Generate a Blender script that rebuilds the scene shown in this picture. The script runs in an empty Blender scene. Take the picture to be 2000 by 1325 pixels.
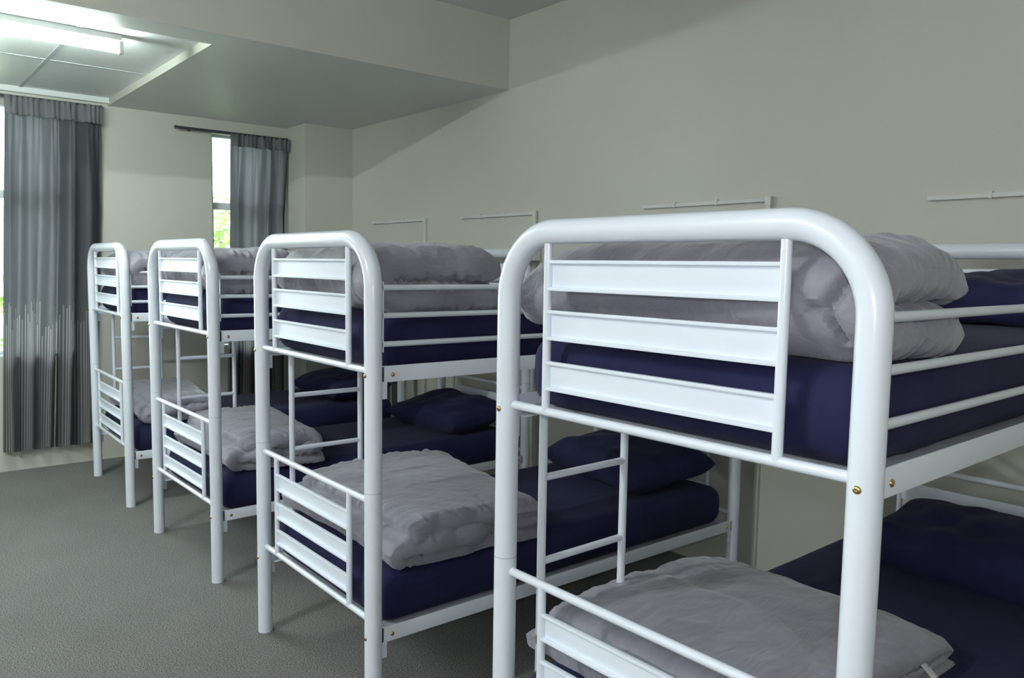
import bpy, bmesh, math, random
import numpy as np
from mathutils import Vector, Matrix, noise

random.seed(7)
scene = bpy.context.scene
COL = scene.collection
PI = math.pi

# ------------------------------------------------------------------ camera
cam_d = bpy.data.cameras.new('camera')
cam_d.sensor_width = 36.0
cam_d.lens = 1562.8 / 2000.0 * 36.0
cam_d.clip_start = 0.02
cam = bpy.data.objects.new('camera', cam_d)
COL.objects.link(cam)
CAM = Vector((2.5206, -1.3239, 1.6045))
yaw, pitch, roll = 0.8838, -0.0911, 0.0156
fwd = Vector((-math.sin(yaw) * math.cos(pitch), math.cos(yaw) * math.cos(pitch), math.sin(pitch)))
rt = fwd.cross(Vector((0, 0, 1))).normalized()
up = rt.cross(fwd)
r2 = rt * math.cos(roll) + up * math.sin(roll)
u2 = -rt * math.sin(roll) + up * math.cos(roll)
m = Matrix((r2, u2, -fwd)).transposed().to_4x4()
m.translation = CAM
cam.matrix_world = m
scene.camera = cam

# ------------------------------------------------------------------ world, exposure
vs = scene.view_settings
vs.view_transform = 'Standard'
vs.look = 'None'
vs.gamma = 1.0
vs.use_curve_mapping = False
vs.exposure = 0.0
scene.cycles.use_denoising = True
scene.cycles.max_bounces = 10
scene.cycles.diffuse_bounces = 6
scene.cycles.sample_clamp_indirect = 8.0

world = bpy.data.worlds.new('overcast_daylight')
scene.world = world
world.use_nodes = True
bg = world.node_tree.nodes['Background']
bg.inputs[0].default_value = (0.86, 0.95, 1.0, 1)
bg.inputs[1].default_value = 11.0

TUBE_FAR = 200.0      # emission of the tube in the ceiling recess
TUBE_NEAR = 760.0     # emission of the tube on the high ceiling
FLASH = 30.0         # watts of the flash held just above the lens

fl = bpy.data.lights.new('camera_flash', 'POINT')
fl.energy = FLASH
fl.shadow_soft_size = 0.025
fl.color = (0.90, 0.94, 1.0)
flo = bpy.data.objects.new('camera_flash', fl)
flo.location = (2.54, -1.34, 1.69)
COL.objects.link(flo)

# ------------------------------------------------------------------ materials
def mat(name, col, rough=0.6, metal=0.0, spec=0.5, coat=0.0, sheen=0.0):
    M = bpy.data.materials.new(name)
    M.use_nodes = True
    b = M.node_tree.nodes['Principled BSDF']
    b.inputs['Base Color'].default_value = (*col, 1)
    b.inputs['Roughness'].default_value = rough
    b.inputs['Metallic'].default_value = metal
    b.inputs['Specular IOR Level'].default_value = spec
    b.inputs['Coat Weight'].default_value = coat
    b.inputs['Coat Roughness'].default_value = 0.12
    b.inputs['Sheen Weight'].default_value = sheen
    return M

def nodes_of(M):
    nt = M.node_tree
    return nt, nt.nodes['Principled BSDF'], nt.nodes.new, nt.links.new

def noise_mix(M, scale, c1, c2, lo=0.35, hi=0.65, detail=4, bump=0.0, bscale=None, bdist=0.002, vec_scale=None):
    nt, b, N, L = nodes_of(M)
    tc = N('ShaderNodeTexCoord')
    src = tc.outputs['Object']
    if vec_scale:
        mp = N('ShaderNodeMapping')
        mp.inputs['Scale'].default_value = vec_scale
        L(src, mp.inputs['Vector'])
        src = mp.outputs['Vector']
    n = N('ShaderNodeTexNoise')
    n.inputs['Scale'].default_value = scale
    n.inputs['Detail'].default_value = detail
    L(src, n.inputs['Vector'])
    r = N('ShaderNodeValToRGB')
    r.color_ramp.elements[0].position = lo
    r.color_ramp.elements[1].position = hi
    r.color_ramp.elements[0].color = (*c1, 1)
    r.color_ramp.elements[1].color = (*c2, 1)
    L(n.outputs['Fac'], r.inputs['Fac'])
    L(r.outputs['Color'], b.inputs['Base Color'])
    if bump:
        n2 = N('ShaderNodeTexNoise')
        n2.inputs['Scale'].default_value = bscale or scale
        n2.inputs['Detail'].default_value = 5
        L(src, n2.inputs['Vector'])
        bp = N('ShaderNodeBump')
        bp.inputs['Strength'].default_value = bump
        bp.inputs['Distance'].default_value = bdist
        L(n2.outputs['Fac'], bp.inputs['Height'])
        L(bp.outputs['Normal'], b.inputs['Normal'])
    return M

M_wall = noise_mix(mat('wall_paint', (.5, .5, .46), .55, spec=.3), 1.3, (.615, .61, .545), (.64, .635, .57), bump=.25, bscale=90, bdist=.0012)
M_soffit = noise_mix(mat('soffit_paint', (.45, .46, .42), .5, spec=.35), 1.3, (.72, .73, .69), (.75, .76, .72), bump=.2, bscale=60, bdist=.001)
M_ceil = noise_mix(mat('ceiling_paint', (.6, .62, .6), .6, spec=.3), 1.0, (.72, .74, .73), (.75, .77, .76))
M_tile = noise_mix(mat('ceiling_tile', (.75, .78, .78), .4, spec=.5), 40, (.84, .87, .87), (.87, .90, .90))
M_tbar = mat('ceiling_grid_bar', (.5, .54, .56), .5)
M_white = mat('white_powder_coat', (.84, .885, .975), .28, spec=.5, coat=.35)
M_slat = mat('white_sheet_metal', (.84, .885, .975), .5, spec=.3)
M_tube_end = mat('post_cap_grey', (.35, .37, .4), .6)
M_seam = mat('joint_grey', (.42, .46, .5), .5)
M_brass = mat('brass_bolt', (.72, .50, .22), .25, metal=1.0)
M_gap_shade = mat('gap_shade', (.03, .03, .05), .5)  # near-black colour standing in for shade in the beam-end gaps
M_base = mat('bed_base_grey', (.52, .55, .60), .6)
M_conduit = mat('conduit_plastic', (.70, .71, .67), .45)
M_socket = mat('socket_plastic', (.80, .80, .77), .4)
M_pvc = mat('window_frame_white', (.78, .82, .84), .35)
M_rod = noise_mix(mat('rod_dark', (.05, .055, .05), .45), 20, (.04, .045, .045), (.07, .075, .07))
M_fix = mat('fixture_white', (.8, .82, .82), .4)
M_bark = noise_mix(mat('bark', (.15, .11, .08), .9), 12, (.10, .08, .06), (.2, .16, .12))
M_ground = noise_mix(mat('outside_ground', (.2, .25, .12), .9), 3, (.16, .22, .10), (.26, .30, .16))

# carpet
M_carpet = mat('grey_carpet', (.2, .2, .19), .95, spec=.1, sheen=.2)
nt, b, N, L = nodes_of(M_carpet)
tc = N('ShaderNodeTexCoord')
n1 = N('ShaderNodeTexNoise'); n1.inputs['Scale'].default_value = 190; n1.inputs['Detail'].default_value = 3
n3 = N('ShaderNodeTexNoise'); n3.inputs['Scale'].default_value = 2.2; n3.inputs['Detail'].default_value = 5
L(tc.outputs['Object'], n1.inputs['Vector']); L(tc.outputs['Object'], n3.inputs['Vector'])
r = N('ShaderNodeValToRGB')
r.color_ramp.elements[0].position = .40; r.color_ramp.elements[0].color = (.055, .055, .051, 1)
r.color_ramp.elements[1].position = .62; r.color_ramp.elements[1].color = (.250, .248, .236, 1)
L(n1.outputs['Fac'], r.inputs['Fac'])
mr = N('ShaderNodeMapRange'); mr.inputs[1].default_value = .3; mr.inputs[2].default_value = .7
mr.inputs[3].default_value = .9; mr.inputs[4].default_value = 1.08
L(n3.outputs['Fac'], mr.inputs[0])
mx = N('ShaderNodeVectorMath'); mx.operation = 'SCALE'
L(r.outputs['Color'], mx.inputs[0]); L(mr.outputs[0], mx.inputs['Scale'])
L(mx.outputs[0], b.inputs['Base Color'])
bp = N('ShaderNodeBump'); bp.inputs['Strength'].default_value = .45; bp.inputs['Distance'].default_value = .004
L(n1.outputs['Fac'], bp.inputs['Height']); L(bp.outputs['Normal'], b.inputs['Normal'])

def fabric(name, c1, c2, rough, sheen, wr, weave=900, spec=.3):
    M = mat(name, c1, rough, spec=spec, sheen=sheen)
    nt, b, N, L = nodes_of(M)
    tc = N('ShaderNodeTexCoord')
    n = N('ShaderNodeTexNoise'); n.inputs['Scale'].default_value = 5; n.inputs['Detail'].default_value = 6
    L(tc.outputs['Object'], n.inputs['Vector'])
    r = N('ShaderNodeValToRGB')
    r.color_ramp.elements[0].position = .35; r.color_ramp.elements[0].color = (*c1, 1)
    r.color_ramp.elements[1].position = .65; r.color_ramp.elements[1].color = (*c2, 1)
    L(n.outputs['Fac'], r.inputs['Fac']); L(r.outputs['Color'], b.inputs['Base Color'])
    mp = N('ShaderNodeMapping'); mp.inputs['Rotation'].default_value = (.3, .2, .55); mp.inputs['Scale'].default_value = (1, .28, 1)
    L(tc.outputs['Object'], mp.inputs['Vector'])
    w1 = N('ShaderNodeTexNoise'); w1.inputs['Scale'].default_value = 22; w1.inputs['Detail'].default_value = 5
    w1.inputs['Distortion'].default_value = 1.2
    L(mp.outputs[0], w1.inputs['Vector'])
    w2 = N('ShaderNodeTexNoise'); w2.inputs['Scale'].default_value = weave; w2.inputs['Detail'].default_value = 1
    L(tc.outputs['Object'], w2.inputs['Vector'])
    b1 = N('ShaderNodeBump'); b1.inputs['Strength'].default_value = wr; b1.inputs['Distance'].default_value = .02
    b2 = N('ShaderNodeBump'); b2.inputs['Strength'].default_value = .15; b2.inputs['Distance'].default_value = .0006
    L(w1.outputs['Fac'], b1.inputs['Height']); L(w2.outputs['Fac'], b2.inputs['Height'])
    L(b1.outputs['Normal'], b2.inputs['Normal']); L(b2.outputs['Normal'], b.inputs['Normal'])
    return M
M_duvet = fabric('grey_duvet_cotton', (.265, .256, .308), (.305, .297, .35), .5, .35, .35, spec=.35)
M_tag = mat('care_label_white', (.7, .7, .72), .6)
M_navy = fabric('navy_sheet', (.016, .018, .060), (.021, .024, .076), .8, .04, .12, spec=.15)

# curtain cloth: translucent grey with pale pinstripes that start at ragged heights
M_curtain = bpy.data.materials.new('striped_curtain_cloth'); M_curtain.use_nodes = True
nt = M_curtain.node_tree
for n in list(nt.nodes): nt.nodes.remove(n)
N = nt.nodes.new; L = nt.links.new
out = N('ShaderNodeOutputMaterial')
uv = N('ShaderNodeUVMap'); uv.uv_map = 'cloth'
sep = N('ShaderNodeSeparateXYZ'); L(uv.outputs[0], sep.inputs[0])
def MATH(op, a, bb=None):
    n = N('ShaderNodeMath'); n.operation = op
    for i, v in enumerate((a, bb)):
        if v is None: continue
        if isinstance(v, (int, float)): n.inputs[i].default_value = v
        else: L(v, n.inputs[i])
    return n.outputs[0]
us = MATH('MULTIPLY', sep.outputs[0], 62.0)
fr = MATH('FRACT', us)
flr = MATH('FLOOR', us)
st = MATH('LESS_THAN', fr, .42)
wn = N('ShaderNodeTexWhiteNoise'); wn.noise_dimensions = '1D'; L(flr, wn.inputs['W'])
g3 = MATH('FLOOR', MATH('MULTIPLY', us, .2))
wn2 = N('ShaderNodeTexWhiteNoise'); wn2.noise_dimensions = '1D'; L(g3, wn2.inputs['W'])
hgt = MATH('ADD', MATH('ADD', MATH('MULTIPLY', wn.outputs['Value'], .22), MATH('MULTIPLY', wn2.outputs['Value'], .10)), 1.02)
below = MATH('LESS_THAN', sep.outputs[1], hgt)
msk = MATH('MULTIPLY', st, below)
mix = N('ShaderNodeMix'); mix.data_type = 'RGBA'
L(msk, mix.inputs['Factor'])
mix.inputs[6].default_value = (.16, .165, .178, 1); mix.inputs[7].default_value = (.36, .36, .35, 1)
df = N('ShaderNodeBsdfDiffuse'); tr = N('ShaderNodeBsdfTranslucent')
L(mix.outputs[2], df.inputs['Color']); L(mix.outputs[2], tr.inputs['Color'])
ms = N('ShaderNodeMixShader'); ms.inputs[0].default_value = .45
L(df.outputs[0], ms.inputs[1]); L(tr.outputs[0], ms.inputs[2]); L(ms.outputs[0], out.inputs['Surface'])
M_heading = fabric('curtain_heading_cloth', (.16, .165, .18), (.19, .195, .21), .8, .1, .3)

# window glass: clear pane with a faint reflection
M_glass = bpy.data.materials.new('window_glass'); M_glass.use_nodes = True
nt = M_glass.node_tree
for n in list(nt.nodes): nt.nodes.remove(n)
N = nt.nodes.new; L = nt.links.new
out = N('ShaderNodeOutputMaterial'); t = N('ShaderNodeBsdfTransparent'); g = N('ShaderNodeBsdfGlossy')
t.inputs[0].default_value = (.96, .98, .97, 1); g.inputs['Roughness'].default_value = .02
fz = N('ShaderNodeFresnel'); fz.inputs['IOR'].default_value = 1.45
ms = N('ShaderNodeMixShader'); L(fz.outputs[0], ms.inputs[0]); L(t.outputs[0], ms.inputs[1]); L(g.outputs[0], ms.inputs[2])
L(ms.outputs[0], out.inputs['Surface'])

def emit(name, col, s):
    M = bpy.data.materials.new(name); M.use_nodes = True
    b = M.node_tree.nodes['Principled BSDF']
    b.inputs['Base Color'].default_value = (.9, .9, .9, 1)
    b.inputs['Emission Color'].default_value = (*col, 1)
    b.inputs['Emission Strength'].default_value = s
    return M
M_tube_far = emit('lit_tube_far', (.86, 1.0, .95), TUBE_FAR)
M_tube_near = emit('lit_tube_near', (.93, .975, 1.0), TUBE_NEAR)

M_leaf = mat('leaf_green', (.12, .26, .05), .5)
noise_mix(M_leaf, 3, (.14, .26, .05), (.30, .42, .14))

# ------------------------------------------------------------------ mesh helpers
def mesh_obj(name, bm, material, parent=None, smooth=True, loc=None):
    me = bpy.data.meshes.new(name)
    bmesh.ops.recalc_face_normals(bm, faces=bm.faces)
    bm.to_mesh(me); bm.free()
    if smooth:
        me.polygons.foreach_set('use_smooth', [True] * len(me.polygons))
        try: me.set_sharp_from_angle(angle=math.radians(42))
        except Exception: pass
    for mm in (material if isinstance(material, (list, tuple)) else [material]):
        me.materials.append(mm)
    o = bpy.data.objects.new(name, me)
    COL.objects.link(o)
    if parent: o.parent = parent
    if loc: o.location = loc
    return o

def empty(name, loc, rz=0.0):
    o = bpy.data.objects.new(name, None)
    o.empty_display_size = .1
    o.location = loc; o.rotation_euler = (0, 0, rz)
    COL.objects.link(o)
    return o

def tag(o, label=None, cat=None, group=None, kind=None):
    if label: o['label'] = label
    if cat: o['category'] = cat
    if group: o['group'] = group
    if kind: o['kind'] = kind
    return o

def struct(o, label=None):
    o['kind'] = 'structure'
    return o

def add_box(bm, x0, x1, y0, y1, z0, z1, bev=0.0, mi=0):
    t = bmesh.new()
    vs = [t.verts.new((x, y, z)) for x in (x0, x1) for y in (y0, y1) for z in (z0, z1)]
    for f in ((0, 1, 3, 2), (4, 6, 7, 5), (0, 4, 5, 1), (2, 3, 7, 6), (0, 2, 6, 4), (1, 5, 7, 3)):
        t.faces.new([vs[i] for i in f])
    if bev:
        bmesh.ops.bevel(t, geom=list(t.edges), offset=bev, segments=2, affect='EDGES', profile=.6)
    join(bm, t, mi)

def join(bm, t, mi=0):
    mp = {}
    for v in t.verts: mp[v] = bm.verts.new(v.co)
    for f in t.faces:
        try:
            nf = bm.faces.new([mp[v] for v in f.verts]); nf.material_index = mi
        except ValueError: pass
    t.free()

def add_tube(bm, pts, r, seg=16, cap=True, closed=False):
    pts = [Vector(p) for p in pts]
    n = len(pts)
    rings = []
    T0 = (pts[1] - pts[0]).normalized()
    ref = Vector((0, 0, 1)) if abs(T0.z) < .9 else Vector((0, 1, 0))
    nx = T0.cross(ref).normalized()
    for i, p in enumerate(pts):
        if i == 0: T = pts[1] - pts[0]
        elif i == n - 1: T = pts[-1] - pts[-2]
        else: T = (pts[i + 1] - pts[i]).normalized() + (pts[i] - pts[i - 1]).normalized()
        T.normalize()
        nx = (nx - T * nx.dot(T)).normalized()
        ny = T.cross(nx)
        rr = r[i] if isinstance(r, (list, tuple)) else r
        rings.append([bm.verts.new(p + (nx * math.cos(a) + ny * math.sin(a)) * rr) for a in [2 * PI * k / seg for k in range(seg)]])
    for a, b in zip(rings[:-1], rings[1:]):
        for k in range(seg):
            bm.faces.new((a[k], a[(k + 1) % seg], b[(k + 1) % seg], b[k]))
    if cap:
        bm.faces.new(list(reversed(rings[0]))); bm.faces.new(rings[-1])

def arc(cx, cz, R, a0, a1, n, y=0):
    return [(cx + R * math.cos(a0 + (a1 - a0) * i / n), y, cz + R * math.sin(a0 + (a1 - a0) * i / n)) for i in range(n + 1)]

def box_obj(name, dims, material, parent=None, bev=0.0, smooth=False):
    bm = bmesh.new(); add_box(bm, *dims, bev=bev)
    return mesh_obj(name, bm, material, parent, smooth=smooth or bev > 0)

def grid_mesh(bm, P, wrap_u=False, wrap_v=False):
    nu, nv = P.shape[:2]
    V = [[bm.verts.new(P[i, j]) for j in range(nv)] for i in range(nu)]
    for i in range(nu if wrap_u else nu - 1):
        for j in range(nv if wrap_v else nv - 1):
            a, b, c, d = V[i][j], V[(i + 1) % nu][j], V[(i + 1) % nu][(j + 1) % nv], V[i][(j + 1) % nv]
            try: bm.faces.new((a, b, c, d))
            except ValueError: pass
    return V

# ------------------------------------------------------------------ room shell
XF, XN = -4.46, 5.2          # far wall, near wall
YL, YO = 2.2, -4.6           # long wall behind the heads, opposite wall
ZS, ZT, ZH = 2.805, 2.857, 3.27   # soffit, recessed tile, high ceiling
XB = -1.85                   # face of the bulkhead
T = .25
struct(box_obj('floor', (XF - T, XN + T, YO - T, YL + T, -.12, 0), M_carpet))
struct(box_obj('wall_back', (XF - T, XN + T, YL, YL + T, 0, ZH + .1), M_wall))
struct(box_obj('wall_front', (XF - T, XN + T, YO - T, YO, 0, ZH + .1), M_wall))
struct(box_obj('wall_right', (XN, XN + T, YO, YL, 0, ZH + .1), M_wall))
struct(box_obj('ceiling', (XB - .3, XN + T, YO, YL, ZH, ZH + .12), M_ceil))
# far wall with the two window openings
W1 = (-1.9, -.02, .86, 2.74)
W2 = (1.065, 1.66, .86, 2.69)
bm = bmesh.new()
ys = [YO, W1[0], W1[1], W2[0], W2[1], YL]
for i in range(5):
    y0, y1 = ys[i], ys[i + 1]
    if i in (1, 3):
        w = W1 if i == 1 else W2
        add_box(bm, XF - T, XF, y0, y1, 0, w[2]); add_box(bm, XF - T, XF, y0, y1, w[3], ZH)
    else:
        add_box(bm, XF - T, XF, y0, y1, 0, ZH)
struct(mesh_obj('wall_left', bm, M_wall, smooth=False))
struct(box_obj('wall_corner_pilaster', (XF, -4.09, 1.742, YL, 0, ZS), M_wall))
# dropped soffit with the bulkhead face and the recess cut into it
RX0, RX1, RY1 = XF, -2.09, .267
bm = bmesh.new()
add_box(bm, RX1, XB, YO, YL, ZS, ZH)                 # beam next to the high ceiling
add_box(bm, XF, RX1, RY1, YL, ZS, ZH)                # soffit beside the recess
struct(mesh_obj('ceiling_soffit', bm, M_soffit, smooth=False))
bpy.data.objects['ceiling_soffit'].data.materials.append(M_wall)
for p in bpy.data.objects['ceiling_soffit'].data.polygons:
    if abs(p.normal.z) < .5: p.material_index = 1
struct(box_obj('ceiling_recess', (XF, RX1, YO, RY1, ZT, ZT + .05), M_tile))
bm = bmesh.new()
for yy in (-.325, -.925, -1.525, -2.125): add_box(bm, XF, RX1, yy - .012, yy + .012, ZT - .004, ZT)
for xx in (-3.36,): add_box(bm, xx - .008, xx + .008, YO, RY1, ZT - .0035, ZT)
bm2 = bm
struct(mesh_obj('trim_1', bm, M_tbar, smooth=False))
struct(box_obj('trim_2', (XF, XF + .05, YO, RY1, ZT - .04, ZT), M_fix))

# windows
def window(n, w, mull, trans):
    y0, y1, z0, z1 = w
    x = XF - .13
    e = empty('window_%d' % n, (x, (y0 + y1) / 2, z0)); e['kind'] = 'structure'
    ox, oy, oz = e.location
    bm = bmesh.new(); f = .045
    a = lambda *d: add_box(bm, d[0] - ox, d[1] - ox, d[2] - oy, d[3] - oy, d[4] - oz, d[5] - oz, bev=.004)
    a(x - .03, x + .03, y0, y0 + f, z0, z1); a(x - .03, x + .03, y1 - f, y1, z0, z1)
    a(x - .03, x + .03, y0 + f, y1 - f, z0, z0 + f); a(x - .03, x + .03, y0 + f, y1 - f, z1 - f * .4, z1)
    for t_ in trans: a(x - .03, x + .03, y0 + f, y1 - f, t_ - .03, t_ + .03)
    for mm in mull: a(x - .028, x + .028, mm - .03, mm + .03, z0 + f, z1 - f * .4)
    mesh_obj('window_frame', bm, M_pvc, e)
    bm = bmesh.new(); add_box(bm, -.004, .004, y0 + .02 - oy, y1 - .02 - oy, .02, z1 - z0 - .01)
    mesh_obj('window_pane', bm, M_glass, e, smooth=False)
    bm = bmesh.new(); add_box(bm, .03, .128, y0 - oy - .0, y1 - oy, -.0, .018, bev=.004)
    mesh_obj('window_sill', bm, M_pvc, e)
window(1, W1, (-.95,), (2.08,))
window(2, W2, (), (2.085,))

# outside: lawn, tree and hedge seen bright through the panes
struct(box_obj('ground_outside', (-22, XF - T - .02, -12, 14, -.2, -.1), M_ground))
def leafy(name, c, rad, n, size, label, cat, trunk=None, seed=1):
    rnd = random.Random(seed)
    e = empty(name, (c[0], c[1], -.1))
    bm = bmesh.new()
    for _ in range(n):
        while True:
            p = Vector((rnd.uniform(-1, 1), rnd.uniform(-1, 1), rnd.uniform(-1, 1)))
            if .25 < p.length < 1: break
        q = Vector((p.x * rad[0], p.y * rad[1], p.z * rad[2] + c[2] + .1))
        q += Vector([noise.noise(p * 2 + Vector((k * 5, 0, 0))) * .3 for k in range(3)])
        if q.z < .02: q.z = .02 + rnd.random() * .2
        a = Vector((rnd.gauss(0, 1), rnd.gauss(0, 1), rnd.gauss(0, 1))).normalized()
        b_ = a.cross(Vector((rnd.gauss(0, 1), rnd.gauss(0, 1), rnd.gauss(0, 1)))).normalized()
        s = size * rnd.uniform(.6, 1.3)
        v = [bm.verts.new(q + a * s), bm.verts.new(q + b_ * s * .45), bm.verts.new(q - a * s), bm.verts.new(q - b_ * s * .45)]
        bm.faces.new(v)
    f = mesh_obj('foliage', bm, M_leaf, e, smooth=False)
    f['kind'] = 'stuff'
    if trunk:
        bm = bmesh.new()
        add_tube(bm, [(0, 0, 0), (.04, .03, .8), (0, .05, 1.7), (-.06, 0, c[2] + .3)], [.12, .1, .08, .03], 10)
        mesh_obj('trunk', bm, M_bark, e)
    tag(e, label, cat)
leafy('garden_tree', (-11.4, 3.6, 1.75), (1.6, 2.4, 1.1), 2300, .10, 'sunlit green tree outside, seen through the narrow gap beside the short curtain', 'tree', True, 3)
leafy('garden_hedge', (-7.6, 2.1, .8), (.7, 2.6, .95), 2600, .07, 'bright green hedge outside below the tree, behind the narrow window gap', 'hedge', None, 5)

# ------------------------------------------------------------------ ceiling lights
def tube_light(name, x, y0, y1, zc, M_t, label, drop=.02):
    e = empty(name, (x, (y0 + y1) / 2, zc))
    h = (y1 - y0) / 2
    bm = bmesh.new(); add_box(bm, -.03, .03, -h + .01, h - .01, -.035, 0, bev=.005)
    mesh_obj('housing', bm, M_fix, e)
    for s in (-1, 1):
        bm = bmesh.new(); add_box(bm, -.02, .02, s * (h - .012) - .012, s * (h - .012) + .012, -.035 - drop - .018, -.03, bev=.004)
        mesh_obj('lamp_holder', bm, M_fix, e)
    bm = bmesh.new(); add_tube(bm, [(0, -h + .03, -.035 - drop), (0, h - .03, -.035 - drop)], .0135, 16)
    mesh_obj('tube', bm, M_t, e)
    tag(e, label, 'ceiling light')
    return e
tube_light('fluorescent_light', -2.46, -1.62, -.10, ZT, M_tube_far, 'glowing fluorescent batten on the white recessed ceiling tiles', .050)
tube_light('fluorescent_light', 
           .25, -4.2, -2.7, ZH, M_tube_near, 'lit fluorescent batten on the high ceiling nearer the soffit, outside the photo')
tube_light('fluorescent_light', 2.7, -4.2, -2.9, ZH, emit('fill_tube_behind', (.95, 1.0, .98), 60), 'added fill light shaped as a fluorescent batten, high behind the camera, out of view')  # extra unseen batten, added only to lift the brightness of the room

# ------------------------------------------------------------------ bunk bed
W, BL, R0 = .95, 2.035, .030
Z = dict(top=1.6885, c1=1.2472, c2=.8022, c3=.3865)
def make_end(parent, y, s):
    # s = -1: outer face of the foot end looks to -y
    RB = .165
    bm = bmesh.new()
    pts = [(-W, 0, 0), (-W, 0, .4), (-W, 0, .9), (-W, 0, Z['top'] - RB)]
    pts += arc(-W + RB, Z['top'] - RB, RB, PI, PI / 2, 12)[1:]
    pts += arc(-RB, Z['top'] - RB, RB, PI / 2, 0, 12)
    pts += [(0, 0, .9), (0, 0, .4), (0, 0, 0)]
    add_tube(bm, pts, R0, 28)
    fr = mesh_obj('end_frame', bm, M_white, parent, loc=(0, y, 0))
    for z in (Z['c1'], Z['c2'], Z['c3']):
        bm = bmesh.new(); add_tube(bm, [(-W + .012, 0, z), (-.012, 0, z)], .0115, 14)
        mesh_obj('crossbar', bm, M_white, fr)
    for (z0, z1, cuts) in ((Z['c1'], Z['top'] - .02, ((1.302, 1.374), (1.426, 1.499), (1.546, 1.620))),
                           (Z['c3'], Z['c2'], ((.433, .497), (.544, .611), (.663, .733)))):
        for x in (-W + .147, -W + .782):
            bm = bmesh.new(); add_tube(bm, [(x, s * .002, z0 + .004), (x, s * .002, z1 - .004)], .0108, 12)
            mesh_obj('upright', bm, M_white, fr)
        for (a, b_) in cuts:
            bm = bmesh.new()
            x0, x1 = -W + .150, -W + .779
            def sb(ya, yb, za, zb, bev):
                lo, hi = sorted((s * ya, s * yb)); add_box(bm, x0, x1, lo, hi, za, zb, bev=bev)
            sb(-.003, .011, a, a + .0085, .002)
            sb(-.003, .011, b_ - .0085, b_, .002)
            sb(-.004, -.001, a + .004, b_ - .004, .0004)
            mesh_obj('slat', bm, M_slat, fr)
    for x in (-W, 0):
        bm = bmesh.new(); add_tube(bm, [(x, 0, .8385), (x, 0, .8400)], R0 + .0003, 28)
        mesh_obj('joint_ring', bm, M_seam, fr)
        for z in (1.236, .335):
            bm = bmesh.new()
            add_bolt(bm, (x, s * (R0 - .001), z), (0, s, 0))
            mesh_obj('bolt', bm, M_brass, fr)
    return fr

def add_bolt(bm, p, d):
    p = Vector(p); d = Vector(d)
    prof = [(0, .0078), (.0015, .0078), (.0035, .0066), (.0048, .004), (.0050, .0034), (.0036, .003), (.0034, .0004)]
    add_tube(bm, [p + d * a for a, _ in prof], [r_ for _, r_ in prof], 16)

def make_bed():
    e = empty('bunk_bed', (0, 0, 0))
    make_end(e, 0, -1)
    make_end(e, BL, 1)
    for z0, z1 in ((1.211, 1.266), (.308, .362)):
        for x in (-W, 0):
            o = 1 if x == 0 else -1
            bm = bmesh.new()
            xa, xb = sorted((x + o * .012, x + o * .015))
            add_box(bm, xa, xb, .034, BL - .034, z0, z1, bev=.001)
            xa, xb = sorted((x + o * .013, x - o * .03))
            add_box(bm, xa, xb, .034, BL - .034, z0, z0 + .003, bev=.0005)
            bb = mesh_obj('side_beam', bm, M_white, e)
            for yy in (.066, BL - .066):
                b2 = bmesh.new(); add_bolt(b2, (x + o * .0145, yy, (z0 + z1) / 2 - .003), (o, 0, 0))
                mesh_obj('bolt', b2, M_brass, bb)
            for yy, sg in ((.026, 1), (BL - .026, -1)):
                b2 = bmesh.new()
                ya, yb = sorted((yy - sg * .002, yy + sg * .022))
                xa, xb = sorted((x + o * .006, x + o * .0095))
                add_box(b2, xa, xb, ya, yb, z0 - .058, z1, bev=.0008)
                mesh_obj('bracket', b2, M_white, bb)
                b2 = bmesh.new()
                ya, yb = sorted((yy, yy + sg * .007))
                xa, xb = sorted((x + o * .0095, x + o * .0125))
                add_box(b2, xa, xb, ya, yb, z0 + .002, z1 - .004)
                mesh_obj('gap_shade_strip', b2, M_gap_shade, bb, smooth=False)  # solid dark strip: shade of the gap between post and beam, put in as colour
        # mesh base with end angles
        bm = bmesh.new()
        add_box(bm, -W + .012, -.012, .056, BL - .056, z0 + .022, z0 + .029, bev=.001)
        for y in (.053, BL - .056):
            add_box(bm, -W + .013, -.013, y, y + .003, z0 + .020, z0 + .034, bev=.0005)
        mesh_obj('bed_base', bm, M_base, e)
    # guard rails: full length on one side, beyond the ladder on the other
    for x, ya in ((0, .034), (-W, .60)):
        o = 1 if x == 0 else -1
        g = empty('guard_rail', (0, 0, 0)); g.parent = e
        for y in (ya, BL - .037):
            bm = bmesh.new(); add_box(bm, x - .006, x + .006, y, y + .003, 1.311, 1.546, bev=.0008)
            mesh_obj('end_plate', bm, M_white, g)
        for z in (1.5265, 1.4329, 1.3371):
            bm = bmesh.new(); add_tube(bm, [(x, ya, z), (x, BL - .034, z)], .0098, 12)
            mesh_obj('rail_bar', bm, M_white, g)
    # ladder
    lad = empty('ladder', (0, 0, 0)); lad.parent = e
    for y in (.131, .464):
        bm = bmesh.new(); add_tube(bm, [(-W - .001, y, .366), (-W - .001, y, 1.209)], .0122, 14)
        mesh_obj('ladder_upright', bm, M_white, lad)
    for z in (1.027, .790, .553):
        bm = bmesh.new(); add_tube(bm, [(-W - .001, .134, z), (-W - .001, .461, z)], .0105, 12)
        mesh_obj('rung', bm, M_white, lad)
    return e

def copy_tree(o, parent=None):
    c = o.copy(); COL.objects.link(c)
    if parent: c.parent = parent
    for ch in list(o.children): copy_tree(ch, c)
    return c

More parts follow.
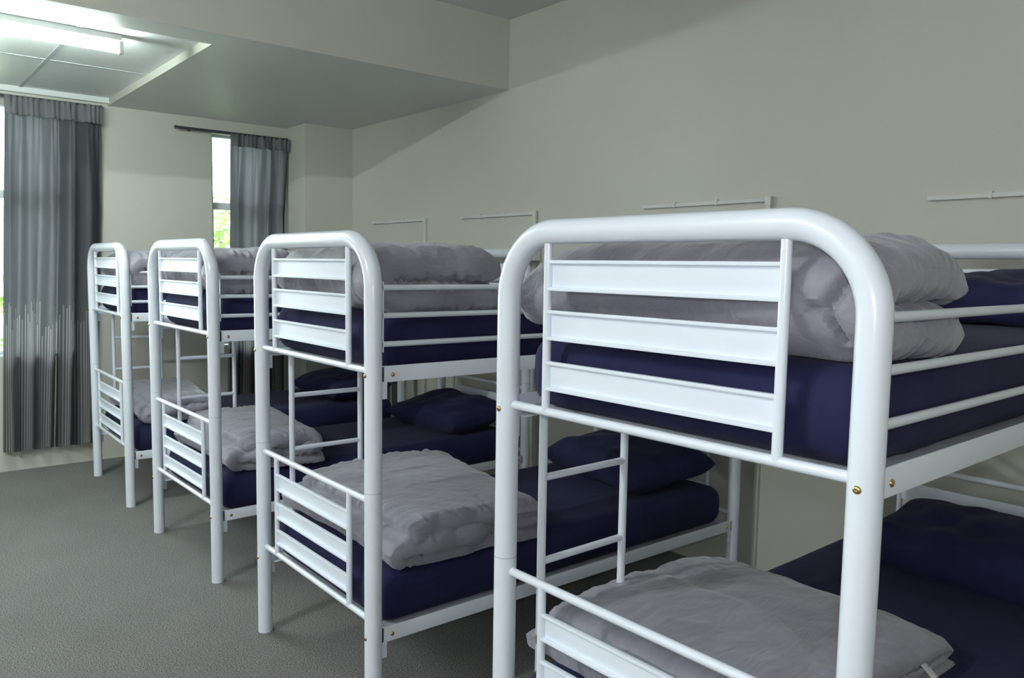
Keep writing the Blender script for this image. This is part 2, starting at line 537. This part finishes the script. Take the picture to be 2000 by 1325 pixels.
BEDS = [('A', .918, 0.0, .0214), ('B', -.7546, -.0095, -.0041), ('C', -2.3694, .0193, .0148), ('D', -3.9475, .0037, -.0086)]
bed_labels = [
    'white tubular metal bunk bed nearest the camera, its big arched foot end filling the right',
    'white tubular metal bunk bed in mid-picture, second from the camera',
    'white tubular metal bunk bed third from the camera, in front of the short curtain',
    'white tubular metal bunk bed farthest away, standing next to the long striped curtain']
proto = make_bed()
bed = {}
for i, (k, x0, oy, th) in enumerate(BEDS):
    o = proto if i == 0 else copy_tree(proto)
    o.location = (x0 + W, oy, 0); o.rotation_euler = (0, 0, th)
    tag(o, bed_labels[i], 'bunk bed', 'white bunk beds in a row')
    bed[k] = o

def place(o, k, lx, ly, z, rz=0.0):
    """put a thing on bed k at bed-local coordinates (lx measured from the far post row)"""
    b_ = bed[k]; th = b_.rotation_euler.z
    x, y = lx - W, ly
    o.location = (b_.location.x + math.cos(th) * x - math.sin(th) * y, b_.location.y + math.sin(th) * x + math.cos(th) * y, z)
    o.rotation_euler = (0, 0, th + rz)

# ------------------------------------------------------------------ mattresses
def make_mattress(seed, h, wid=.905, ln=1.93):
    bm = bmesh.new()
    nx, ny, nz = 40, 84, 10
    bmt = bmesh.new()
    bmesh.ops.create_grid(bmt, x_segments=1, y_segments=1, size=1); bmt.free()
    hx, hy, hz = wid / 2, ln / 2, h / 2
    r = min(.062, hz * .8)
    def rounded(p):
        q = Vector((max(-hx + r, min(hx - r, p.x)), max(-hy + r, min(hy - r, p.y)), max(-hz + r, min(hz - r, p.z))))
        d = p - q
        if d.length > 1e-6: p = q + d.normalized() * r
        return p
    def coords(n, hh):
        # denser near the rounded edges
        out = []
        for i in range(n + 1):
            t = i / n * 2 - 1
            out.append(hh * math.copysign(abs(math.sin(t * PI / 2)) ** .75, t))
        return out
    X, Y, ZZ = coords(nx, hx), coords(ny, hy), coords(nz, hz)
    cache = {}
    def V(a, b_, c):
        key = (a, b_, c)
        if key not in cache:
            p = Vector((X[a], Y[b_], ZZ[c]))
            q = rounded(p)
            # bulge and cloth unevenness; gathers along the lower edge
            n1 = noise.noise(Vector((q.x * 2.2, q.y * 2.2, seed * 3.1)))
            low = max(0, (-q.z / hz + .1)) ** 1.5
            g = noise.noise(Vector((q.x * 26, q.y * 26, q.z * 5 + seed)))
            side = 1 if (abs(p.x) > hx * .97 or abs(p.y) > hy * .97) else 0
            out_ = Vector((q.x / hx, q.y / hy, 0))
            if side:
                out_ = Vector((out_.x if abs(p.x) > hx * .97 else 0, out_.y if abs(p.y) > hy * .97 else 0, 0))
                q += out_ * (.004 * n1 + .0045 * g * low + .006 * (1 - (q.z / hz) ** 2))
            q.z += .004 * n1 * (1 if q.z > 0 else 0) + (.006 * g * low if side else 0)
            cache[key] = bm.verts.new(q)
        return cache[key]
    def quad(*k):
        bm.faces.new([V(*i) for i in k])
    for a in range(nx):
        for b_ in range(ny):
            quad((a, b_, nz), (a + 1, b_, nz), (a + 1, b_ + 1, nz), (a, b_ + 1, nz))
            quad((a, b_ + 1, 0), (a + 1, b_ + 1, 0), (a + 1, b_, 0), (a, b_, 0))
    for a in range(nx):
        for c in range(nz):
            quad((a, 0, c), (a + 1, 0, c), (a + 1, 0, c + 1), (a, 0, c + 1))
            quad((a + 1, ny, c), (a, ny, c), (a, ny, c + 1), (a + 1, ny, c + 1))
    for b_ in range(ny):
        for c in range(nz):
            quad((0, b_ + 1, c), (0, b_, c), (0, b_, c + 1), (0, b_ + 1, c + 1))
            quad((nx, b_, c), (nx, b_ + 1, c), (nx, b_ + 1, c + 1), (nx, b_, c + 1))
    return mesh_obj('mattress', bm, M_navy)

ZU0, ZU1 = 1.241, 1.432
ZL0, ZL1 = .338, .530
up_m = make_mattress(1, ZU1 - ZU0)
lo_m = make_mattress(2, ZL1 - ZL0)
mat_labels = {
 'A': ('navy sheeted mattress on the top bunk of the nearest bed', 'navy sheeted mattress on the bottom bunk of the nearest bed'),
 'B': ('navy sheeted mattress on the top bunk of the second bed from the camera', 'navy sheeted mattress on the bottom bunk of the second bed from the camera'),
 'C': ('navy sheeted mattress on the top bunk of the third bed from the camera', 'navy sheeted mattress on the bottom bunk of the third bed from the camera'),
 'D': ('navy sheeted mattress on the top bunk of the farthest bed', 'navy sheeted mattress on the bottom bunk of the farthest bed by the long curtain')}
for i, (k, *_r) in enumerate(BEDS):
    for j, (src, z0, z1) in enumerate(((up_m, ZU0, ZU1), (lo_m, ZL0, ZL1))):
        o = src if i == 0 else src.copy()
        if i: COL.objects.link(o)
        place(o, k, W / 2, .038 + .965 + .01, (z0 + z1) / 2)
        tag(o, mat_labels[k][j], 'mattress', 'navy mattresses on the bunks')

# ------------------------------------------------------------------ folded duvets
def resample(path, n):
    P = np.array(path, float)
    # Catmull-Rom through the control points
    Q = []
    m_ = len(P)
    for i in range(m_ - 1):
        p0, p1, p2, p3 = P[max(i - 1, 0)], P[i], P[i + 1], P[min(i + 2, m_ - 1)]
        for t_ in np.linspace(0, 1, 24, endpoint=False):
            Q.append(.5 * ((2 * p1) + (-p0 + p2) * t_ + (2 * p0 - 5 * p1 + 4 * p2 - p3) * t_ ** 2 + (-p0 + 3 * p1 - 3 * p2 + p3) * t_ ** 3))
    Q.append(P[-1]); Q = np.array(Q)
    d = np.r_[0, np.cumsum(np.linalg.norm(np.diff(Q, axis=0), axis=1))]
    s = np.linspace(0, d[-1], n)
    return np.stack([np.interp(s, d, Q[:, c]) for c in range(2)], 1), s / d[-1], d[-1]

def fbm(p, o=3):
    v, a = 0, 1
    for _ in range(o):
        v += a * noise.noise(p); p = p * 2.1; a *= .5
    return v

def make_duvet(path, thick, x0, x1, seed, wob=.02, wr=.007, skew=None, endr=.10, ns=120, nu=96, sag=None, zmin=0, broad=.013):
    """path: centre line of the folded quilt in (y, z); swept across x from x0 to x1.
    thick: function of the path fraction; quilt ends taper to a seam."""
    C, S, LEN = resample(path, ns)
    Tn = np.gradient(C, axis=0); Tn /= np.linalg.norm(Tn, axis=1)[:, None]
    Nn = np.stack([-Tn[:, 1], Tn[:, 0]], 1)
    # closed loop around the centre line: out on the +N side, back on the -N side
    loop = [(i, 1) for i in range(ns)] + [(i, -1) for i in range(ns - 1, -1, -1)]
    nl = len(loop)
    P = np.zeros((nu + 1, nl, 3))
    so = Vector((seed * 7.3, seed * 3.7, seed * 1.9))
    for a in range(nu + 1):
        t_ = a / nu * 2 - 1
        u = math.copysign(1 - (1 - abs(t_)) ** 1.5, t_) if abs(t_) > 0 else 0   # denser at the ends
        x = (x0 + x1) / 2 + u * (x1 - x0) / 2
        edge = (1 - abs(u)) * (x1 - x0) / 2
        e = math.sqrt(max(0., 1 - (1 - min(1, edge / endr)) ** 2))
        e = e * .93 + .07
        if edge <= 0: e = .02
        for b_, (i, sg) in enumerate(loop):
            s = S[i]
            tip = min(s, 1 - s) * LEN
            tt = math.sqrt(max(0., 1 - (1 - min(1, tip / (endr * .8))) ** 2)) * .95 + .05
            h = thick(s) / 2 * e * tt
            y, z = C[i]
            # seam edge wanders a little
            ex = wob * fbm(Vector((s * LEN * 3.0, 4.1 if u > 0 else 9.3, 0)) + so, 2) * abs(u) ** 6 * (1 if u > 0 else -1)
            # edges of the layers slide toward each other at the ends
            P[a, b_] = (x + ex, y + Nn[i, 0] * h * sg, z + Nn[i, 1] * h * sg)
            if skew:
                dx, dy, dz = skew(x, P[a, b_, 1], P[a, b_, 2], s, u)
                P[a, b_] += (dx, dy, dz)
            q = Vector(P[a, b_])
            n1 = fbm(q * 5 + so, 2)
            # wrinkles run across the seams at the ends and the tips
            we = max(0, 1 - edge / .22)
            n2 = 1 - abs(noise.noise(Vector((q.x * 4, s * LEN * 30, sg * 2.0)) + so)) * 2.2
            wt = max(0, 1 - tip / .2)
            n3 = 1 - abs(noise.noise(Vector((q.x * 30, s * LEN * 4, sg * 3.0)) + so)) * 2.2
            n4 = 1 - abs(noise.noise(Vector((q.x * 6 + q.y * 5, (q.y - q.x) * 13, q.z * 9)) + so)) * 2.0
            d = broad * n1 + wr * (n2 * we * 1.35 + n3 * wt * .8 + n4 * .45)
            d *= min(1, h / .02)
            P[a, b_, 1] += Nn[i, 0] * sg * d
            P[a, b_, 2] += Nn[i, 1] * sg * d
    lo = P[:, :, 2] < zmin
    P[:, :, 2] = np.where(lo, zmin + (P[:, :, 2] - zmin) * .08, P[:, :, 2])
    bm = bmesh.new()
    V = grid_mesh(bm, P, wrap_v=True)
    for ring in (V[0], V[-1]):
        half = nl // 2
        for i in range(half - 1):
            try: bm.faces.new((ring[i], ring[i + 1], ring[nl - 2 - i], ring[nl - 1 - i]))
            except ValueError: pass
    return mesh_obj('folded_duvet', bm, M_duvet)

# top bunks: quilt folded once, round fold toward the foot end, open edges toward the pillow
def top_path(z0, y1u, y1l, ztop, y0=.105):
    h = (ztop - z0)
    zl, zu = z0 + h * .25, ztop - h * .25
    return [(y1l, zl - .012), (y1l - .12, zl), (y0 + .16, zl), (y0 + .035, zl + .012), (y0 - .012 + .0, (zl + zu) / 2), (y0 + .03, zu - .008), (y0 + .15, zu), (y1u - .12, zu + .004), (y1u, zu - .03)]
# bottom bunks: quilt folded in three layers, flatter
def low_path(z0, ztop, y0, ym, y1):
    h = ztop - z0
    za, zb, zc = z0 + h * .17, z0 + h * .5, z0 + h * .83
    return [(y0 + .10, zc - .03), (y0 + .2, zc), (y1 - .16, zc), (y1 - .06, zc - .01), (y1 - .03, (zb + zc) / 2 + .003), (y1 - .08, zb + .004),
            (y0 + .2, zb), (y0 + .07, zb - .01), (y0 + .05, (za + zb) / 2), (y0 + .09, za + .006), (y0 + .22, za), (y1 - .15, za), (y1 + .02, za - .01)]

def local_duvet(k, path, thick, lx0, lx1, zmin, label, group, **kw):
    o = make_duvet(path, thick, lx0, lx1, zmin=zmin, **kw)
    place(o, k, 0, 0, 0)
    tag(o, label, 'duvet', group)
    return o

GU, GL = 'folded grey duvets on the top bunks', 'folded grey duvets on the bottom bunks'
def seg_d(x, z, a, b_):
    ax, az = a; dx, dz = b_[0] - ax, b_[1] - az
    t_ = max(0, min(1, ((x - ax) * dx + (z - az) * dz) / (dx * dx + dz * dz)))
    return math.hypot(x - ax - t_ * dx, z - az - t_ * dz)
def skA(x, y, z, s, u):
    # pinched crease where the folded layers meet at the right-hand end
    k = min(seg_d(x, z, (.90, 1.625), (.845, 1.545)), seg_d(x, z, (.845, 1.545), (.872, 1.49)) * 1.3, seg_d(x, z, (.80, 1.55), (.85, 1.535)) * 1.6)
    g = math.exp(-(k / .011) ** 2) * (1 if y < .25 else 0)
    return (0, .03 * math.sin(x * 5) + .030 * g, -(.018 if u > 0 else .050) * (max(0, abs(u) - .5) / .5) ** 1.3 * (z - 1.43) / .2)
sk = lambda x, y, z, s, u: (0, .03 * math.sin(x * 5), -.018 * max(0, abs(u) - .55) / .45 * (z - 1.43) / .2)
dA = local_duvet('A', top_path(1.432, .50, .47, 1.672, .122), lambda s: .128, -.065, .935, 1.432,
    'thick folded grey duvet on the top bunk nearest the camera, behind the arched foot end', GU, seed=1, skew=skA, wob=.03, wr=.010, nu=140, ns=170, endr=.13)
dB = local_duvet('B', top_path(1.432, .60, .60, 1.675), lambda s: .122, .02, .925, 1.432,
    'folded grey duvet on the top bunk of the second bed from the camera', GU, seed=2, skew=sk, wob=.04, wr=.012)
dC = local_duvet('C', top_path(1.432, .56, .58, 1.672), lambda s: .12, .02, .925, 1.432,
    'folded grey duvet on the top bunk of the third bed from the camera', GU, seed=3, skew=sk, wob=.05, wr=.013)
dD = local_duvet('D', top_path(1.432, .54, .54, 1.665), lambda s: .12, .04, .955, 1.432,
    'folded grey duvet on the top bunk of the farthest bed', GU, seed=4, skew=sk, wob=.05, wr=.013)

skl = lambda x, y, z, s, u: (.0, -.09 * u * max(0, y - .15) / .7, -.012 * abs(u) ** 3)
eA = local_duvet('A', low_path(.53, .645, .07, .5, .98), lambda s: .05, -.05, .765, .53,
    'wide flat grey duvet on the nearest bottom bunk, white tag at its corner', GL, seed=5, skew=lambda x, y, z, s, u: (0, -.03 * (x - .5), -.02 * abs(u) ** 3 + .009 * math.tanh((.61 - .5 * max(0, x - .42) - y) / .015) * (1 if z > .6 else 0)), wob=.03, wr=.006, endr=.06, nu=120, ns=190)
eB = local_duvet('B', low_path(.53, .70, .07, .5, .84), lambda s: .062, -.02, .955, .53,
    'grey duvet folded in a layered stack on the bottom bunk of the second bed', GL, seed=6, skew=skl, wob=.07, wr=.008, endr=.055, nu=130, ns=230, broad=.007)
eC = local_duvet('C', low_path(.53, .71, .07, .5, .64), lambda s: .064, .02, .935, .53,
    'grey duvet folded in a crumpled stack on the bottom bunk of the third bed', GL, seed=7, skew=skl, wob=.06, wr=.009, endr=.055, broad=.007, nu=90, ns=160)
eD = local_duvet('D', low_path(.53, .70, .07, .5, .60), lambda s: .062, .04, .93, .53,
    'grey duvet folded in a stack on the bottom bunk of the farthest bed', GL, seed=8, skew=skl, wob=.06, wr=.009, endr=.055, broad=.007, nu=80, ns=140)

# ------------------------------------------------------------------ pillows
def make_pillow(a, b_, h, seed):
    n = 54
    bm = bmesh.new()
    so = Vector((seed * 5.1, seed * 2.2, 0))
    P = {}
    for sg in (1, -1):
        for i in range(n + 1):
            for j in range(n + 1):
                u = math.sin((i / n * 2 - 1) * PI / 2); v = math.sin((j / n * 2 - 1) * PI / 2)
                prof = max(0, (1 - u ** 4) * (1 - v ** 4)) ** .42
                pin = 1 - .07 * (1 - v * v) * abs(u) ** 3
                pin2 = 1 - .07 * (1 - u * u) * abs(v) ** 3
                x, y = a / 2 * u * pin, b_ / 2 * v * pin2
                hh = h / 2 * prof * (.92 + .3 * fbm(Vector((x * 4, y * 4, sg)) + so, 2))
                z = sg * hh + .012 * noise.noise(Vector((x * 9, y * 9, 2)) + so) * prof
                if sg < 0: z = -min(h / 2 * .8, hh)
                key = (i, j, sg if 0 < i < n and 0 < j < n else 0)
                if key not in P: P[key] = bm.verts.new((x, y, z + h / 2 * .8))
    def K(i, j, sg): return P[(i, j, sg if 0 < i < n and 0 < j < n else 0)]
    for sg in (1, -1):
        for i in range(n):
            for j in range(n):
                try: bm.faces.new([K(i, j, sg), K(i + 1, j, sg), K(i + 1, j + 1, sg), K(i, j + 1, sg)])
                except ValueError: pass
    return mesh_obj('pillow', bm, M_navy)
GP = 'navy pillows at the head ends'
for k, lx, ly, z, rz, a, b_, h, tilt, seed, lab in (
    ('A', .55, 1.76, ZU1, .0, .74, .46, .19, .14, 1, 'navy pillow on the top bunk of the nearest bed, against the head rail'),
    ('A', .585, 1.76, ZL1, .0, .76, .48, .21, .12, 2, 'navy pillow on the bottom bunk of the nearest bed, at lower right'),
    ('B', .50, 1.73, ZL1, -.12, .78, .50, .21, .10, 3, 'navy pillow on the bottom bunk of the second bed, seen through the ladder'),
    ('C', .53, 1.73, ZL1, .02, .76, .50, .21, .12, 4, 'navy pillow on the bottom bunk of the third bed, under the second top bunk'),
    ('D', .52, 1.73, ZL1, .0, .80, .50, .20, .10, 5, 'navy pillow on the bottom bunk of the farthest bed')):
    p = make_pillow(a, b_, h, seed)
    place(p, k, lx, ly, z - .004, rz)
    p.rotation_euler.x = tilt
    p.location.z += math.sin(tilt) * b_ / 2 * .55
    tag(p, lab, 'pillow', GP)

# ------------------------------------------------------------------ curtains
def make_curtain(name, y0t, y1t, y0m, y1m, y0b, y1b, zt, zb, X, nf, amp, seed, head_h, label, flare=None):
    e = empty(name, (X, (y0t + y1t) / 2, zb))
    nv, nh = 60, nf * 22
    rnd = random.Random(seed)
    ph = [rnd.uniform(-.9, .9) for _ in range(nf + 2)]
    am = [rnd.uniform(.6, 1.25) for _ in range(nf + 2)]
    P = np.zeros((nv + 1, nh + 1, 3))
    for i in range(nv + 1):
        t_ = i / nv                   # 0 top .. 1 bottom
        z = zt + (zb - zt) * t_
        if t_ < .3: a0 = y0t + (y0m - y0t) * (t_ / .3); a1 = y1t + (y1m - y1t) * (t_ / .3)
        else: a0 = y0m + (y0b - y0m) * ((t_ - .3) / .7); a1 = y1m + (y1b - y1m) * ((t_ - .3) / .7)
        for j in range(nh + 1):
            s = j / nh
            f = s * nf
            k = int(f); fr_ = f - k
            A = am[k] * (1 - fr_) + am[k + 1] * fr_
            Ph = ph[k] * (1 - fr_) + ph[k + 1] * fr_
            grow = .45 + .55 * min(1, t_ * 4) + .5 * max(0, t_ - .5)
            w = math.sin(2 * PI * f + Ph * (0.6 + t_)) + .18 * math.sin(4 * PI * f + Ph * 3 + t_ * 2)
            w += .30 * max(0, 1 - t_ * 5) * math.sin(6.4 * PI * f)
            wob = noise.noise(Vector((s * 5, t_ * 2.2, seed)))
            x = amp * A * grow * w + .02 * wob
            y = a0 + (a1 - a0) * s + .018 * noise.noise(Vector((s * 7, t_ * 1.6, seed + 9))) * (1 if 0 < j < nh else .3)
            zz = z + (.018 * math.sin(2 * PI * f + Ph) * t_ if i == nv else 0)
            P[i, j] = (x, y - (y0t + y1t) / 2, zz - zb)
    bm = bmesh.new()
    V = grid_mesh(bm, P)
    uvl = bm.loops.layers.uv.new('cloth')
    idx = {}
    for i in range(nv + 1):
        for j in range(nh + 1): idx[V[i][j]] = (j / nh * nf * .165, P[i, j, 2] + zb)
    for f_ in bm.faces:
        for l in f_.loops: l[uvl].uv = idx[l.vert]
    o = mesh_obj('curtain_cloth', bm, M_curtain, e)
    # gathered heading
    nh2 = 220
    P = np.zeros((9, nh2 + 1, 3))
    for i in range(9):
        t_ = i / 8
        for j in range(nh2 + 1):
            s = j / nh2
            pl = math.sin(2 * PI * s * nf * 3.2 + 1.5 * math.sin(s * 17 + seed))
            f = s * nf; k = int(min(f, nf - 1e-6)); fr_ = f - k
            A = am[k] * (1 - fr_) + am[k + 1] * fr_; Ph = ph[k] * (1 - fr_) + ph[k + 1] * fr_
            tt = head_h * t_ / (zt - zb)
            x = amp * A * .5 * math.sin(2 * PI * f + Ph * (.6 + tt)) * (.35 + .65 * t_) + .004 + .0075 * pl + .012
            P[i, j] = (x, (y0t - .004) + (y1t - y0t + .008) * s - (y0t + y1t) / 2, zt + .008 - zb - head_h * t_ * (1 + .03 * pl) + .006 * pl * (1 - t_))
    bm = bmesh.new(); grid_mesh(bm, P)
    h = mesh_obj('heading_tape', bm, M_heading, e)
    md = h.modifiers.new('thickness', 'SOLIDIFY'); md.thickness = .006
    tag(e, label, 'curtain', 'grey curtains on the far wall')
    return e
make_curtain('curtain', -.43, .205, -.465, .195, -.53, .11, 2.765, .165, XF + .085, 5, .058, 3, .13,
             'long grey curtain with pale pinstripes near its hem, at the left edge')
make_curtain('curtain', 1.205, 1.735, 1.20, 1.69, 1.16, 1.68, 2.68, .44, XF + .085, 4, .055, 8, .10,
             'shorter narrow grey curtain half closed beside the bright window gap')
def rod(y0, y1, z, label, r_=.012):
    e = empty('curtain_rod', (XF + .07, (y0 + y1) / 2, z))
    h = (y1 - y0) / 2
    bm = bmesh.new(); add_tube(bm, [(0, -h, 0), (0, h, 0)], r_, 12); mesh_obj('rod', bm, M_rod, e)
    for s in (-1, 1):
        bm = bmesh.new(); add_tube(bm, [(0, s * (h - .002), 0), (0, s * (h + .012), 0), (0, s * (h + .018), 0)], [r_ * 1.25, r_ * 1.25, r_ * .8], 12)
        mesh_obj('end_cap', bm, M_rod, e)
    for yy in (-h * .75, h * .75):
        bm = bmesh.new(); add_box(bm, -.07, -.0, yy - .008, yy + .008, -.006, .006, bev=.001); add_box(bm, -.07, -.066, yy - .010, yy + .010, -.012, .012, bev=.001)
        mesh_obj('bracket', bm, M_rod, e)
    tag(e, label, 'curtain rod')
rod(.765, 1.70, 2.694, 'thin dark curtain rod above the narrow bright window, left end bare')
rod(-2.1, .20, 2.775, 'curtain rod carrying the long striped curtain under the recessed ceiling')

# ------------------------------------------------------------------ wall conduits and sockets
lab = {-3.703: 'painted cable conduit on the wall behind the farthest bunk, leftmost of the four',
       -2.369: 'painted cable conduit on the wall behind the third bunk, above the second duvet',
       -.590: 'painted cable conduit on the wall just above the nearest arched foot end',
       .987: 'painted cable conduit high on the wall at the right edge'}
for x0, x1, z in ((-3.703, -2.867, 1.958), (-2.369, -1.538, 1.956), (-.590, .226, 1.951), (.987, 1.86, 1.915)):
    e = empty('cable_conduit', ((x0 + x1) / 2, YL - .0015, z))
    c = (x0 + x1) / 2
    bm = bmesh.new()
    add_box(bm, x0 - c, x1 - c + .010, -.020, 0, -.010, .010, bev=.003)
    add_box(bm, x1 - c - .012, x1 - c + .012, -.020, 0, -z + .02, .010, bev=.003)
    mesh_obj('trunking', bm, M_conduit, e)
    bm = bmesh.new(); add_box(bm, x1 - c - .017, x1 - c + .017, -.025, 0, -.030, .016, bev=.005)
    mesh_obj('elbow', bm, M_conduit, e)
    for fx in (.28, .62):
        bm = bmesh.new(); xx = x0 - c + (x1 - x0) * fx
        add_box(bm, xx - .007, xx + .007, -.024, 0, -.013, .016, bev=.002)
        mesh_obj('clip', bm, M_conduit, e)
    tag(e, lab[x0], 'conduit', 'cable conduits on the long wall')
    s = empty('wall_socket', (x1 - .0, YL - .002, 1.69))
    bm = bmesh.new(); add_box(bm, -.070, .055, -.062, -.0, -.050, .050, bev=.006); mesh_obj('socket_box', bm, M_socket, s)
    bm = bmesh.new(); add_box(bm, -.062, .047, -.066, -.062, -.043, .043, bev=.002); mesh_obj('face_plate', bm, M_socket, s)
    bm = bmesh.new(); add_box(bm, -.014, -.002, -.072, -.066, -.01, .012, bev=.001); mesh_obj('switch', bm, M_socket, s)
    for yy in (-1,):
        s['label'] = {-3.703: 'small socket box on the conduit behind the farthest bunk', -2.369: 'small socket box on the conduit seen past the left bend of the nearest bunk',
                      -.590: 'small socket box on the conduit behind the nearest duvet', .987: 'small socket box on the conduit beyond the right edge'}[x0]
        s['category'] = 'socket'; s['group'] = 'wall sockets on the conduits'

# small white care label on the nearest lower duvet
bm = bmesh.new()
add_box(bm, -.028, .028, -.012, .012, -.001, .001, bev=.0004)
tg = mesh_obj('care_label', bm, M_tag, eA)
tg['label'] = 'white care label'
tg.location = (.768, .80, .572); tg.rotation_euler = (.2, .75, .2)
